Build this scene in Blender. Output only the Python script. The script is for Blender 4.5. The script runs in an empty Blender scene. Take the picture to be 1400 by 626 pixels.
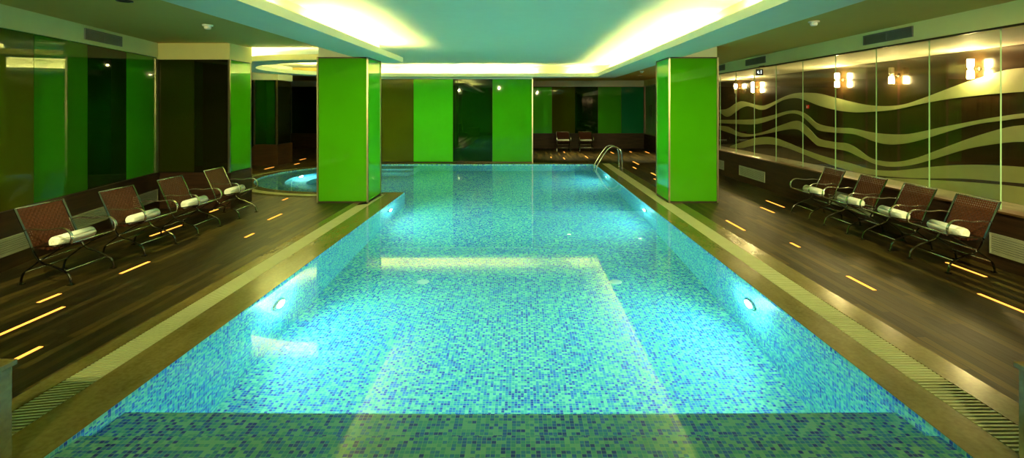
import bpy, bmesh, math, random
from mathutils import Vector, Matrix
random.seed(7)
S = bpy.context.scene
C = S.collection
PI = math.pi

# ------------------------------------------------------------------ materials
def nt(name):
    m = bpy.data.materials.new(name); m.use_nodes = True
    t = m.node_tree; t.nodes.clear()
    return m, t
def principled(t, **kw):
    n = t.nodes.new('ShaderNodeBsdfPrincipled')
    for k, v in kw.items():
        n.inputs[k.replace('_', ' ')].default_value = v
    return n
def out(t, sock):
    o = t.nodes.new('ShaderNodeOutputMaterial'); t.links.new(sock, o.inputs['Surface'])
def math_(t, op, a, b=None, c=None):
    n = t.nodes.new('ShaderNodeMath'); n.operation = op
    for i, v in enumerate((a, b, c)):
        if v is None: continue
        if isinstance(v, (int, float)): n.inputs[i].default_value = v
        else: t.links.new(v, n.inputs[i])
    return n.outputs[0]
def ramp(t, fac, stops, const=False):
    r = t.nodes.new('ShaderNodeValToRGB')
    if const: r.color_ramp.interpolation = 'CONSTANT'
    e = r.color_ramp.elements
    while len(e) > 1: e.remove(e[-1])
    e[0].position = stops[0][0]; e[0].color = (*stops[0][1], 1)
    for p, c in stops[1:]:
        x = e.new(p); x.color = (*c, 1)
    t.links.new(fac, r.inputs[0])
    return r.outputs[0]
def mixc(t, fac, a, b, mode='MIX'):
    n = t.nodes.new('ShaderNodeMix'); n.data_type = 'RGBA'; n.blend_type = mode
    for s, v in ((n.inputs[0], fac), (n.inputs[6], a), (n.inputs[7], b)):
        if isinstance(v, (int, float)): s.default_value = v
        elif isinstance(v, tuple): s.default_value = (*v, 1)
        else: t.links.new(v, s)
    return n.outputs[2]
def coords(t, kind='Object', scale=(1, 1, 1)):
    c = t.nodes.new('ShaderNodeTexCoord'); m = t.nodes.new('ShaderNodeMapping')
    m.inputs['Scale'].default_value = scale
    t.links.new(c.outputs[kind], m.inputs[0])
    return m.outputs[0]
def noise(t, vec, scale, detail=4, rough=.5):
    n = t.nodes.new('ShaderNodeTexNoise'); n.inputs['Scale'].default_value = scale
    n.inputs['Detail'].default_value = detail; n.inputs['Roughness'].default_value = rough
    t.links.new(vec, n.inputs['Vector'])
    return n.outputs['Fac']
def sep(t, vec):
    n = t.nodes.new('ShaderNodeSeparateXYZ'); t.links.new(vec, n.inputs[0]); return n.outputs
def comb(t, x, y):
    n = t.nodes.new('ShaderNodeCombineXYZ')
    for i, v in enumerate((x, y)):
        if isinstance(v, (int, float)): n.inputs[i].default_value = v
        else: t.links.new(v, n.inputs[i])
    return n.outputs[0]
def white(t, vec):
    n = t.nodes.new('ShaderNodeTexWhiteNoise'); n.noise_dimensions = '2D'
    t.links.new(vec, n.inputs['Vector']); return n.outputs['Value']
def bump(t, h, strength, dist=.002):
    b = t.nodes.new('ShaderNodeBump'); b.inputs['Strength'].default_value = strength
    b.inputs['Distance'].default_value = dist; t.links.new(h, b.inputs['Height']); return b.outputs[0]

def plain(name, col, rough=.5, metal=0, coat=0, spec=.5, var=.06, vs=6):
    m, t = nt(name)
    p = principled(t, Roughness=rough, Metallic=metal)
    p.inputs['Coat Weight'].default_value = coat; p.inputs['Coat Roughness'].default_value = .02
    p.inputs['Specular IOR Level'].default_value = spec
    n = noise(t, coords(t), vs)
    c = ramp(t, n, [(.3, tuple(x*(1-var) for x in col)), (.7, tuple(min(1, x*(1+var)) for x in col))])
    t.links.new(c, p.inputs['Base Color'])
    out(t, p.outputs[0]); return m
def emit(name, col, s):
    m, t = nt(name)
    e = t.nodes.new('ShaderNodeEmission'); e.inputs[0].default_value = (*col, 1); e.inputs[1].default_value = s
    out(t, e.outputs[0]); return m

def tile_material():
    m, t = nt('mosaic_tiles')
    TS = .0297
    u = coords(t, 'UV', (1/TS, 1/TS, 1)); s = sep(t, u)
    cell = comb(t, math_(t, 'FLOOR', s[0]), math_(t, 'FLOOR', s[1]))
    w = white(t, cell)
    big = noise(t, u, .12, 2)
    w2 = math_(t, 'ADD', w, math_(t, 'MULTIPLY', math_(t, 'SUBTRACT', big, .5), .35))
    c = ramp(t, w2, [(0, (.010, .045, .55)), (.12, (.02, .15, .72)), (.27, (.04, .30, .70)), (.44, (.09, .46, .58)),
                     (.62, (.17, .58, .54)), (.80, (.32, .72, .60))], True)
    def line(x):
        f = math_(t, 'FRACT', x); a = math_(t, 'ABSOLUTE', math_(t, 'SUBTRACT', f, .5))
        return math_(t, 'GREATER_THAN', a, .445)
    g = math_(t, 'MAXIMUM', line(s[0]), line(s[1]))
    col = mixc(t, g, c, (.42, .72, .55))
    p = principled(t, Roughness=.25)
    p.inputs['Roughness'].default_value = .6
    t.links.new(col, p.inputs['Base Color'])
    out(t, p.outputs[0]); return m

def deck_material():
    m, t = nt('deck_planks')
    o = coords(t); s = sep(t, o)
    px = math_(t, 'MULTIPLY', s[0], 1/.088)
    row = math_(t, 'FLOOR', px)
    off = white(t, comb(t, row, 3.0))
    py = math_(t, 'ADD', math_(t, 'MULTIPLY', s[1], 1/1.3), math_(t, 'MULTIPLY', off, 7.0))
    w = white(t, comb(t, row, math_(t, 'FLOOR', py)))
    grain = noise(t, coords(t, 'Object', (34, 1.6, 1)), 1.6, 6, .65)
    base = ramp(t, w, [(0, (.008, .0045, .001)), (.5, (.025, .015, .003)), (1, (.090, .056, .012))])
    gcol = ramp(t, grain, [(.34, (.30, .30, .30)), (.66, (1.6, 1.6, 1.6))])
    col = mixc(t, 1.0, base, gcol, 'MULTIPLY')
    a = math_(t, 'ABSOLUTE', math_(t, 'SUBTRACT', math_(t, 'FRACT', px), .5))
    gx = math_(t, 'GREATER_THAN', a, .45)
    b = math_(t, 'ABSOLUTE', math_(t, 'SUBTRACT', math_(t, 'FRACT', py), .5))
    gy = math_(t, 'GREATER_THAN', b, .4975)
    gap = math_(t, 'MAXIMUM', gx, gy)
    col = mixc(t, gap, col, (.004, .003, .002))
    p = principled(t, Roughness=.34)
    p.inputs['Specular IOR Level'].default_value = .3
    r = ramp(t, grain, [(.3, (.36, .36, .36)), (.75, (.55, .55, .55))])
    t.links.new(r, p.inputs['Roughness'])
    t.links.new(col, p.inputs['Base Color'])
    t.links.new(bump(t, math_(t, 'SUBTRACT', grain, math_(t, 'MULTIPLY', gap, 2.0)), .25), p.inputs['Normal'])
    out(t, p.outputs[0]); return m

def wood(name, a, b, rough=.3, scale=(1, 1, 14), coat=.3, sc=1.5):
    m, t = nt(name)
    g = noise(t, coords(t, 'Object', scale), sc, 6, .6)
    p = principled(t, Roughness=rough)
    p.inputs['Coat Weight'].default_value = coat; p.inputs['Coat Roughness'].default_value = .08
    p.inputs['Specular IOR Level'].default_value = .2 if not coat else .5
    t.links.new(ramp(t, g, [(.3, a), (.7, b)]), p.inputs['Base Color'])
    out(t, p.outputs[0]); return m

def stone(name, a, b, rough=.2):
    m, t = nt(name)
    o = coords(t)
    v = noise(t, coords(t, 'Object', (1.6, .5, 1)), 3.5, 8, .62)
    v2 = noise(t, o, 30, 3)
    c = ramp(t, v, [(.3, a), (.5, tuple((x+y)/2 for x, y in zip(a, b))), (.7, b)])
    c = mixc(t, .25, c, ramp(t, v2, [(.35, tuple(x*.6 for x in a)), (.65, b)]))
    p = principled(t, Roughness=rough)
    t.links.new(c, p.inputs['Base Color']); out(t, p.outputs[0]); return m

def clear_glass():
    m, t = nt('clear_pane')
    tr = t.nodes.new('ShaderNodeBsdfTransparent'); tr.inputs[0].default_value = (.90, .97, .90, 1)
    gl = t.nodes.new('ShaderNodeBsdfGlossy'); gl.inputs['Roughness'].default_value = .0
    lw = t.nodes.new('ShaderNodeLayerWeight'); lw.inputs[0].default_value = .5
    f = math_(t, 'MULTIPLY_ADD', math_(t, 'POWER', lw.outputs['Facing'], 5.0), .60, .03)
    mx = t.nodes.new('ShaderNodeMixShader')
    t.links.new(f, mx.inputs[0]); t.links.new(tr.outputs[0], mx.inputs[1]); t.links.new(gl.outputs[0], mx.inputs[2])
    out(t, mx.outputs[0]); return m
def water_material():
    m, t = nt('water')
    g = t.nodes.new('ShaderNodeBsdfGlass'); g.inputs['IOR'].default_value = 1.33; g.inputs['Roughness'].default_value = 0
    g.inputs['Color'].default_value = (.93, 1, .98, 1)
    out(t, g.outputs[0]); return m
def leather():
    m, t = nt('brown_leather')
    v = noise(t, coords(t), 60, 3)
    p = principled(t, Roughness=.55)
    p.inputs['Specular IOR Level'].default_value = .2
    t.links.new(ramp(t, v, [(.3, (.055, .013, .005)), (.7, (.11, .028, .010))]), p.inputs['Base Color'])
    t.links.new(bump(t, v, .3), p.inputs['Normal'])
    out(t, p.outputs[0]); return m
def terry():
    m, t = nt('white_terry')
    v = noise(t, coords(t), 180, 3)
    p = principled(t, Roughness=.95)
    t.links.new(ramp(t, v, [(.3, (.86, .86, .78)), (.7, (.95, .95, .88))]), p.inputs['Base Color'])
    t.links.new(bump(t, v, .6, .004), p.inputs['Normal'])
    out(t, p.outputs[0]); return m
def glasspaint(name, col):
    return plain(name, col, rough=.6, coat=.8, spec=0, var=.05, vs=1.2)

M = {}
M['tile'] = tile_material()
M['deck'] = deck_material()
M['paint'] = plain('cream_paint', (.80, .80, .60), .7, var=.015)
M['fascia'] = plain('warm_lit_fascia_paint', (.86, .78, .36), .7, var=.015)  # yellow stands for warm light falling on the fascias
M['lowpaint'] = plain('warm_lit_ceiling_paint', (.68, .48, .12), .75, var=.015)  # warm olive light on the low ceilings put into their colour
M['stone'] = stone('beige_travertine', (.14, .105, .028), (.25, .195, .065))
M['grate'] = plain('ivory_grating', (.46, .47, .25), .4, var=.05)
M['dark'] = plain('dark_void', (.012, .012, .008), .8)
M['chan'] = plain('channel_stone', (.02, .018, .010), .7)
M['basewood'] = wood('walnut_cladding', (.020, .009, .004), (.055, .024, .010), .5, (1, 1, 14), 0)
M['cap'] = wood('walnut_cap', (.10, .045, .015), (.22, .10, .035), .3, (14, 1, 1))
M['strip_wood'] = wood('striped_veneer', (.008, .005, .002), (.055, .030, .010), .18, (1, 26, .6), .8, 1.3)
M['band'] = plain('frosted_wave', (.36, .42, .19), .35, coat=.3, var=.04)
M['marble'] = stone('pale_floor_stone', (.42, .40, .30), (.62, .60, .48), .25)
M['brass'] = plain('brushed_brass', (.50, .42, .28), .28, 1)
M['darkmetal'] = plain('dark_bronze', (.06, .045, .03), .35, .8)
M['chrome'] = plain('polished_chrome', (.80, .80, .74), .22, 1)
M['frame'] = plain('gunmetal_frame', (.15, .15, .13), .2, 1)
M['leather'] = leather()
M['towel'] = terry()
M['glass'] = clear_glass()
M['seal'] = plain('pale_glass_edge', (.45, .70, .42), .3)
M['water'] = water_material()
M['alu'] = plain('grey_aluminium', (.22, .21, .19), .45, .6)
M['wgrille'] = plain('olive_grille', (.42, .40, .26), .5)
M['plastic'] = plain('white_plastic', (.75, .75, .7), .4)
M['black'] = plain('black_plastic', (.01, .01, .01), .35)
M['red'] = plain('red_plastic', (.6, .02, .02), .35)
M['cove'] = emit('cove_tube', (1.0, .97, .31), 175)
M['sconce'] = emit('sconce_glow', (1.0, .66, .28), 170)
M['sconce_off'] = plain('opal_glass_unlit', (.35, .30, .2), .3)
M['led'] = emit('amber_led', (1.0, .36, .05), 1.7)
M['lens'] = emit('pool_lamp_lens', (.80, 1.0, .92), 9)
M['signmark'] = emit('sign_mark', (.75, 1, .8), 1.2)
G = {
 'bright': glasspaint('bright_green_glass', (.075, .52, .015)),
 'lime': glasspaint('lime_green_glass', (.065, .34, .003)),
 'mid': glasspaint('mid_green_glass', (.038, .26, .005)),
 'green': glasspaint('leaf_green_glass', (.025, .13, .003)),
 'deep': glasspaint('deep_green_glass', (.003, .022, .001)),
 'olive': glasspaint('olive_glass', (.062, .072, .003)),
 'darkolive': glasspaint('dark_olive_glass', (.020, .024, .002)),
 'teal': glasspaint('teal_glass', (.008, .16, .06)),
 'brown': glasspaint('brown_black_glass', (.008, .008, .002)),
 'mirror': glasspaint('pale_green_glass', (.20, .36, .14)),
}

# ------------------------------------------------------------------ geometry helpers
class MB:
    def __init__(s): s.b = bmesh.new()
    def quad(s, pts):
        v = [s.b.verts.new(p) for p in pts]; return s.b.faces.new(v)
    def box(s, x0, x1, y0, y1, z0, z1, mat=None):
        P = [Vector(p) for p in ((x0,y0,z0),(x1,y0,z0),(x1,y1,z0),(x0,y1,z0),(x0,y0,z1),(x1,y0,z1),(x1,y1,z1),(x0,y1,z1))]
        if mat: P = [mat @ p for p in P]
        v = [s.b.verts.new(p) for p in P]
        for f in ((0,3,2,1),(4,5,6,7),(0,1,5,4),(1,2,6,5),(2,3,7,6),(3,0,4,7)):
            s.b.faces.new([v[i] for i in f])
        return s
    def prism(s, poly, z0, z1):          # poly xy
        lo = [s.b.verts.new((x, y, z0)) for x, y in poly]; hi = [s.b.verts.new((x, y, z1)) for x, y in poly]
        n = len(poly)
        s.b.faces.new(lo[::-1]); s.b.faces.new(hi)
        for i in range(n): s.b.faces.new((lo[i], lo[(i+1) % n], hi[(i+1) % n], hi[i]))
        return s
    def strip(s, A, B, z0, z1):          # solid between two open polylines of equal count
        n = len(A)
        r = [[s.b.verts.new((p[0], p[1], z)) for p in L] for L, z in ((A, z1), (B, z1), (A, z0), (B, z0))]
        for i in range(n-1):
            for a, b in ((0, 1), (1, 3), (3, 2), (2, 0)):
                s.b.faces.new((r[a][i], r[b][i], r[b][i+1], r[a][i+1]))
        for i in (0, n-1):
            s.b.faces.new((r[0][i], r[1][i], r[3][i], r[2][i]))
        return s
    def tube(s, pts, r, n=8, closed=False, cap=True):
        pts = [Vector(p) for p in pts]; N = len(pts); rings = []
        up = None
        for i, p in enumerate(pts):
            if closed: d = (pts[(i+1) % N] - pts[i-1])
            else: d = (pts[min(i+1, N-1)] - pts[max(i-1, 0)])
            d.normalize()
            if up is None: up = Vector((0, 0, 1)) if abs(d.z) < .9 else Vector((1, 0, 0))
            u = d.cross(up).normalized(); w = u.cross(d).normalized(); up = w
            rr = r[i] if isinstance(r, (list, tuple)) else r
            rings.append([s.b.verts.new(p + (u*math.cos(a) + w*math.sin(a))*rr) for a in (2*PI*k/n for k in range(n))])
        for i in range(N if closed else N-1):
            a, b = rings[i], rings[(i+1) % N]
            for k in range(n): s.b.faces.new((a[k], a[(k+1) % n], b[(k+1) % n], b[k]))
        if cap and not closed:
            s.b.faces.new(rings[0][::-1]); s.b.faces.new(rings[-1])
        return s
    def flat(s, pts, wy, th):            # flat bar in the xz plane, wide along y
        pts = [Vector(p) for p in pts]; N = len(pts); rings = []
        for i, p in enumerate(pts):
            d = (pts[min(i+1, N-1)] - pts[max(i-1, 0)]).normalized()
            n = Vector((-d.z, 0, d.x)).normalized()
            rings.append([s.b.verts.new(p + n*a*th/2 + Vector((0, b*wy/2, 0))) for a, b in ((1, 1), (1, -1), (-1, -1), (-1, 1))])
        for i in range(N-1):
            for k in range(4): s.b.faces.new((rings[i][k], rings[i][(k+1) % 4], rings[i+1][(k+1) % 4], rings[i+1][k]))
        s.b.faces.new(rings[0][::-1]); s.b.faces.new(rings[-1])
        return s
    def lathe(s, prof, n=24, mat=None):  # prof (r,z)
        rings = []
        for r, z in prof:
            if r < 1e-5: ring = [s.b.verts.new((0, 0, z))]
            else: ring = [s.b.verts.new((r*math.cos(2*PI*k/n), r*math.sin(2*PI*k/n), z)) for k in range(n)]
            if mat:
                for v in ring: v.co = mat @ v.co
            rings.append(ring)
        for a, b in zip(rings, rings[1:]):
            for k in range(n):
                A = [a[k % len(a)], a[(k+1) % len(a)], b[(k+1) % len(b)], b[k % len(b)]]
                u = []
                for v in A:
                    if v not in u: u.append(v)
                if len(u) > 2: s.b.faces.new(u)
        return s
    def build(s, name, mat, parent=None, smooth=False, bevel=0):
        bmesh.ops.recalc_face_normals(s.b, faces=s.b.faces)
        me = bpy.data.meshes.new(name); s.b.to_mesh(me); s.b.free()
        o = bpy.data.objects.new(name, me); C.objects.link(o)
        me.materials.append(mat)
        if smooth:
            for f in me.polygons: f.use_smooth = True
        if bevel:
            md = o.modifiers.new('bevel', 'BEVEL'); md.width = bevel; md.segments = 2; md.limit_method = 'ANGLE'
        if parent: o.parent = parent
        return o
def smoothcurve(pts, k=6):
    P = [Vector(p) for p in pts]; R = []
    for i in range(len(P)-1):
        a = P[max(i-1, 0)]; b = P[i]; c = P[i+1]; d = P[min(i+2, len(P)-1)]
        for j in range(k):
            t = j/k
            R.append(.5*((2*b) + (-a+c)*t + (2*a-5*b+4*c-d)*t*t + (-a+3*b-3*c+d)*t**3))
    R.append(P[-1]); return R
def tag(o, label, cat, group=None, kind=None):
    o['label'] = label; o['category'] = cat
    if group: o['group'] = group
    if kind: o['kind'] = kind
    return o
def thing(name, label, cat, loc=(0, 0, 0), rz=0, group=None):
    o = bpy.data.objects.new(name, None); C.objects.link(o); o.empty_display_size = .1
    o.location = loc; o.rotation_euler = (0, 0, rz)
    return tag(o, label, cat, group)
def struct(mb, name, mat, **k):
    o = mb.build(name, mat, **k); o['kind'] = 'structure'; return o
def copy_tree(o, parent=None):
    c = o.copy(); C.objects.link(c)
    if parent: c.parent = parent
    for ch in list(o.children): copy_tree(ch, c)
    return c

# ------------------------------------------------------------------ plan of the pool
XL, XR, Y0, YN, YF = -2.72, 2.58, 1.5, 12.0, 17.8
CX, CY, CR = -4.5, 14.9, 2.9
NA = 40
def outline(ol, orr, on, of):
    P = [(XL-ol, Y0)]
    for k in range(1, 40): P.append((XL-ol, Y0 + (YN-on-Y0)*k/40))
    P += [(XL-ol, YN-on), ((XL+CX)/2 - ol/2, YN-on)]
    for k in range(NA+1):
        a = -PI/2 - PI*k/NA
        r = CR + on + (of-on)*k/NA
        P.append((CX + r*math.cos(a), CY + r*math.sin(a)))
    P += [(-1.0, YF+of), (XR+orr, YF+of)]
    for k in range(1, 41): P.append((XR+orr, YF+of + (Y0-YF-of)*k/40))
    return P
o0 = outline(0, 0, 0, 0)
oc = outline(.004, .004, .004, .004)
o1 = outline(.375, .285, .27, .25)
o2 = outline(.62, .545, .52, .27)
o3 = outline(.765, .78, .72, .42)

# pool basin : walls, floor, steps (uv in metres)
DEEP = -1.5
def uvmesh(name, faces, mat):
    me = bpy.data.meshes.new(name); bm = bmesh.new(); uvl = bm.loops.layers.uv.new('UVMap')
    for pts, uvs in faces:
        f = bm.faces.new([bm.verts.new(p) for p in pts])
        for l, u in zip(f.loops, uvs): l[uvl].uv = u
    bm.to_mesh(me); bm.free()
    o = bpy.data.objects.new(name, me); C.objects.link(o); me.materials.append(mat); return o
def wall_faces(P, z0, z1, closed=False):
    F = []; s = 0
    Q = P + ([P[0]] if closed else [])
    for a, b in zip(Q, Q[1:]):
        L = math.hypot(b[0]-a[0], b[1]-a[1])
        if L < 1e-6: continue
        F.append(([(*a, z0), (*b, z0), (*b, z1), (*a, z1)], [(s, z0), (s+L, z0), (s+L, z1), (s, z1)])); s += L
    return F
def top_face(P, z): return ([(x, y, z) for x, y in P], [(x, y) for x, y in P])
F = wall_faces(o0, DEEP, 0)
F.append(top_face(o0, DEEP))
F += wall_faces([o0[-1], o0[0]], -.4, 0)
b = uvmesh('pool_basin', F, M['tile']); b['kind'] = 'structure'
# entry steps across the near end
F = []
for y, z in ((3.52, -.20), (3.16, -.045)):
    F.append(top_face([(XL, Y0), (XR, Y0), (XR, y), (XL, y)], z))
    F += wall_faces([(XL, y), (XR, y)], DEEP, z)
b = uvmesh('pool_steps', F, M['tile']); b['kind'] = 'structure'
# semicircular benches of the round end, each shelf a D-shaped ring
F = []
for rin, rout, z in ((2.15, CR, -.36), (1.6, 2.15, -.72)):
    inn = [(CX + rin*math.cos(-PI/2-PI*k/NA), CY + rin*math.sin(-PI/2-PI*k/NA)) for k in range(NA+1)]
    ou = [(CX + rout*math.cos(-PI/2-PI*k/NA), CY + rout*math.sin(-PI/2-PI*k/NA)) for k in range(NA+1)]
    inn = [(-4.1, inn[0][1])] + inn + [(-4.1, inn[-1][1]), (-3.85, inn[-1][1]-.01), (-3.62, inn[-1][1]+.06)]
    ou = [(-4.1, ou[0][1])] + ou + [(-4.1, ou[-1][1]), (-3.85, ou[-1][1]), (-3.5, ou[-1][1])]
    for i in range(len(inn)-1):
        F.append(top_face([inn[i], ou[i], ou[i+1], inn[i+1]], z))
    F += wall_faces([ou[0]] + inn + [ou[-1]], DEEP, z)
b = uvmesh('pool_bench', F, M['tile']); b['kind'] = 'structure'
# water
bm = MB(); bm.quad([(x, y, -.02) for x, y in o0])
w = bm.build('pool_water', M['water']); tag(w, 'still clear blue-green water filling the tiled pool', 'water', kind='stuff')
if w.data.polygons[0].normal.z < 0: w.data.flip_normals()

# coping and gratings
struct(MB().strip(oc, o1, -.06, 0.0), 'pool_coping', M['stone'])
struct(MB().strip(o2, o3, -.06, 0.0), 'pool_coping', M['stone'])
struct(MB().strip(o1, o2, -.10, -.04), 'overflow_channel', M['chan'])
g = MB()
acc = 0; pitch = .037
for i in range(len(o1)-1):
    a0, a1, c0, c1 = o1[i], o1[i+1], o2[i], o2[i+1]
    if math.hypot(a0[0]-c0[0], a0[1]-c0[1]) < .1: continue
    L = (math.hypot(a1[0]-a0[0], a1[1]-a0[1]) + math.hypot(c1[0]-c0[0], c1[1]-c0[1]))/2
    n = max(1, round(L/pitch))
    for k in range(n):
        t0, t1 = (k+.20)/n, (k+.72)/n
        if L < .05: continue
        lp = lambda p, q, t: (p[0]+(q[0]-p[0])*t, p[1]+(q[1]-p[1])*t)
        A, B, D_, E_ = lp(a0, a1, t0), lp(a0, a1, t1), lp(c0, c1, t1), lp(c0, c1, t0)
        if A[1] < 2.92 and abs(A[0]) > 2.8: continue
        if 10.64 < A[1] < 11.70 and A[0] > -3.5:      # the pillars stand partly over the channel
            D_ = (max(-3.172, min(3.075, D_[0])), D_[1]); E_ = (max(-3.172, min(3.075, E_[0])), E_[1])
        if -4.4 < A[0] < -3.0 and 11.6 < A[1] < 11.8:
            D_ = (D_[0], max(11.692, D_[1])); E_ = (E_[0], max(11.692, E_[1]))
            if D_[1] > A[1]-.02 or max(A[0], B[0], D_[0], E_[0]) > -3.12: continue
        e = lambda p, q: (p[0]+(q[0]-p[0])*.02, p[1]+(q[1]-p[1])*.02)
        g.prism([e(A, E_), e(B, D_), e(D_, B), e(E_, A)], -.03, .001)
g = g.build('drain_grating', M['grate']); tag(g, 'pale slatted overflow grating running all round the pool edge', 'grating')

# wooden deck with the pool cut out
DX0, DX1, DY0, DY1 = -12.0, 5.95, -2.5, 24.7
P = [(DX0, DY0), (DX1, DY0), (DX1, Y0), (o3[-1][0], Y0)]
deck = MB()
ring = [(DX0, Y0)] + list(o3) + [(DX1, Y0), (DX1, DY1), (DX0, DY1)]
deck.quad([(x, y, 0) for x, y in ring][::-1])
deck.quad([(DX0, DY0, 0), (DX1, DY0, 0), (DX1, Y0, 0), (DX0, Y0, 0)])
bmesh.ops.triangulate(deck.b, faces=deck.b.faces)
struct(deck, 'floor', M['deck'])

# ------------------------------------------------------------------ shell
LW = lambda y: -(5.03 + .21*y)
H0, HP, HG, HC, HT = 0, .715, 2.97, 3.25, 3.43
# left wall (slightly angled): base cladding, fascia, backing
def lw_prism(y0, y1, z0, z1, d0, d1):   # d = distance out from the glass plane into the room
    return MB().prism([(LW(y0)+d0, y0), (LW(y0)+d1, y0), (LW(y1)+d1, y1), (LW(y1)+d0, y1)], z0, z1)
struct(lw_prism(-2.5, 10.04, 0, .70, -.3, .05), 'wall_left', M['basewood'])
struct(lw_prism(-2.5, 10.04, .70, 2.97, -.3, -.02), 'wall_left', G['green'])
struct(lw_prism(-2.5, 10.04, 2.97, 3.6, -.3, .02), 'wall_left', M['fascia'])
struct(lw_prism(-2.5, 10.04, .70, .72, -.02, .06), 'trim_1', M['basewood'])
panel_group = 'coloured back-painted glass wall panels'
def panel_box(name, col, x0, x1, y0, y1, z0, z1, label, bev=.003):
    o = MB().box(x0, x1, y0, y1, z0, z1).build('coloured_glass_sheet', G[col], bevel=bev)
    return tag(o, label, 'glass sheet', panel_group)
LB = [(5.70, 6.79, 'olive', 'olive glass wall panel cut by the left edge of the photo'),
      (6.79, 7.91, 'green', 'leaf green glass wall panel beside the olive one, above the second chair back'),
      (7.91, 8.98, 'deep', 'nearly black green glass panel between two greener ones on the left wall'),
      (8.98, 10.02, 'mid', 'brighter green glass panel at the far end of the left wall by the corner')]
for y0, y1, col, lab in LB:
    o = lw_prism(y0+.004, y1-.004, .72, 2.955, -.02, .0).build('coloured_glass_sheet', G[col]); tag(o, lab, 'glass sheet', panel_group)
# projecting column at the end of the left wall
struct(MB().box(-8.0, -5.70, 10.06, 10.86, 0, .70), 'wall_left', M['basewood'])
struct(MB().box(-8.0, -5.74, 10.08, 10.84, .70, 2.93), 'wall_left', M['darkmetal'])
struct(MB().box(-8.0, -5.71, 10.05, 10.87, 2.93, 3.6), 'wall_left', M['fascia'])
panel_box('p', 'darkolive', -7.10, -6.42, 10.06, 10.075, .72, 2.92, 'dark olive glass panel facing the camera right of the left wall corner') 
panel_box('p', 'brown', -6.41, -5.76, 10.06, 10.075, .72, 2.92, 'black-brown glass panel facing the camera beside the lime column side')
panel_box('p', 'lime', -5.735, -5.72, 10.09, 10.83, .72, 2.92, 'narrow lime green glass side of the wall column behind the fourth left chair')
for x, y in ((-7.12, 10.04), (-5.735, 10.075), (-5.735, 10.85)):
    struct(MB().box(x-.018, x+.018, y-.018, y+.018, .70, 2.93), 'trim_2', M['brass'])
# recess behind the column: back wall, left wall, box pier and the far wall
struct(MB().box(-12.3, -7.5, 10.55, 10.86, 0, 3.6), 'wall_left', M['basewood'])
struct(MB().box(-12.3, -12.0, 10.86, 24.7, 0, 3.6), 'wall_left', M['basewood'])
struct(MB().box(-12.0, -9.15, 17.75, 18.0, 0, .58), 'wall_left', M['basewood'])
struct(MB().box(-12.0, -9.15, 17.78, 18.0, .58, 2.92), 'wall_left', G['brown'])
struct(MB().box(-12.0, -9.15, 17.72, 18.0, 2.92, 3.6), 'wall_left', M['paint'])
struct(MB().box(-9.15, -8.30, 17.48, 18.6, 0, .70), 'wall_left', M['basewood'])
struct(MB().box(-9.13, -8.34, 17.52, 18.6, .70, 2.92), 'wall_left', M['darkmetal'])
struct(MB().box(-9.16, -8.29, 17.47, 18.6, 2.92, 3.6), 'wall_left', M['paint'])
panel_box('p', 'deep', -9.08, -8.40, 17.503, 17.518, .72, 2.90, 'dark green glass front of the far pier left of the left pillar')
panel_box('p', 'brown', -8.338, -8.323, 17.55, 18.5, .72, 2.90, 'brown-black glass side of the far pier left of the left pillar')
for x, y in ((-9.11, 17.5), (-8.335, 17.5)):
    struct(MB().box(x-.025, x+.025, y-.02, y+.02, .70, 2.92), 'trim_3', M['brass'])
# far wall
YB = 24.6
struct(MB().box(-12.0, 6.2, YB, YB+.3, 0, .70), 'wall_back', M['basewood'])
struct(MB().box(-12.0, 6.2, YB+.02, YB+.3, .70, 2.97), 'wall_back', M['darkmetal'])
struct(MB().box(-12.0, 6.2, YB-.01, YB+.3, 2.97, 3.6), 'wall_back', M['paint'])
struct(MB().box(-12.0, 6.0, YB-.05, YB+.02, .70, .73), 'trim_4', M['basewood'])
FB = [(-11.0, -9.55, 'deep', 'dark green glass panel on the far wall just left of the left pillar'),
      (.40, 1.50, 'bright', 'green glass panel on the far wall right behind the screen edge'),
      (1.50, 2.60, 'olive', 'olive glass panel on the far wall above the two distant chairs'),
      (2.60, 3.71, 'deep', 'blackish green glass panel on the far wall right of the olive one'),
      (3.71, 4.83, 'mid', 'mid green glass panel on the far wall above the pool ladder'),
      (4.83, 5.90, 'teal', 'teal green glass panel at the right end of the far wall')]
for x0, x1, col, lab in FB:
    panel_box('p', col, x0+.006, x1-.006, YB, YB+.018, .73, 2.95, lab)
struct(MB().box(-11.06, -11.0, YB-.03, YB, .7, 2.97), 'trim_3', M['brass'])
# free-standing glazed screen wall behind the pool
YS = 18.42
struct(MB().box(-6.75, .40, YS+.02, YS+.26, 0, 3.04), 'wall_screen', M['darkmetal'])
struct(MB().box(-6.75, .42, YS-.02, YS+.28, 3.0, 3.6), 'wall_screen', M['paint'])
SB = [(-6.73, -5.29, 'green', 'leaf green glass screen panel mostly hidden behind the left pillar'),
      (-5.29, -3.86, 'olive', 'olive glass screen panel behind the pool just right of the left pillar'),
      (-3.86, -2.44, 'bright', 'brightest green glass screen panel at the far pool edge'),
      (-2.44, -1.02, 'deep', 'almost black green glass screen panel in the middle of the far pool edge'),
      (-1.02, .40, 'mid', 'mid green glass screen panel at the right end with a metal edge')]
for x0, x1, col, lab in SB:
    panel_box('p', col, x0+.004, x1-.004, YS, YS+.018, .03, 2.99, lab)
struct(MB().box(.40, .44, YS-.01, YS+.27, 0, 3.0), 'trim_5', M['brass'])
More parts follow.
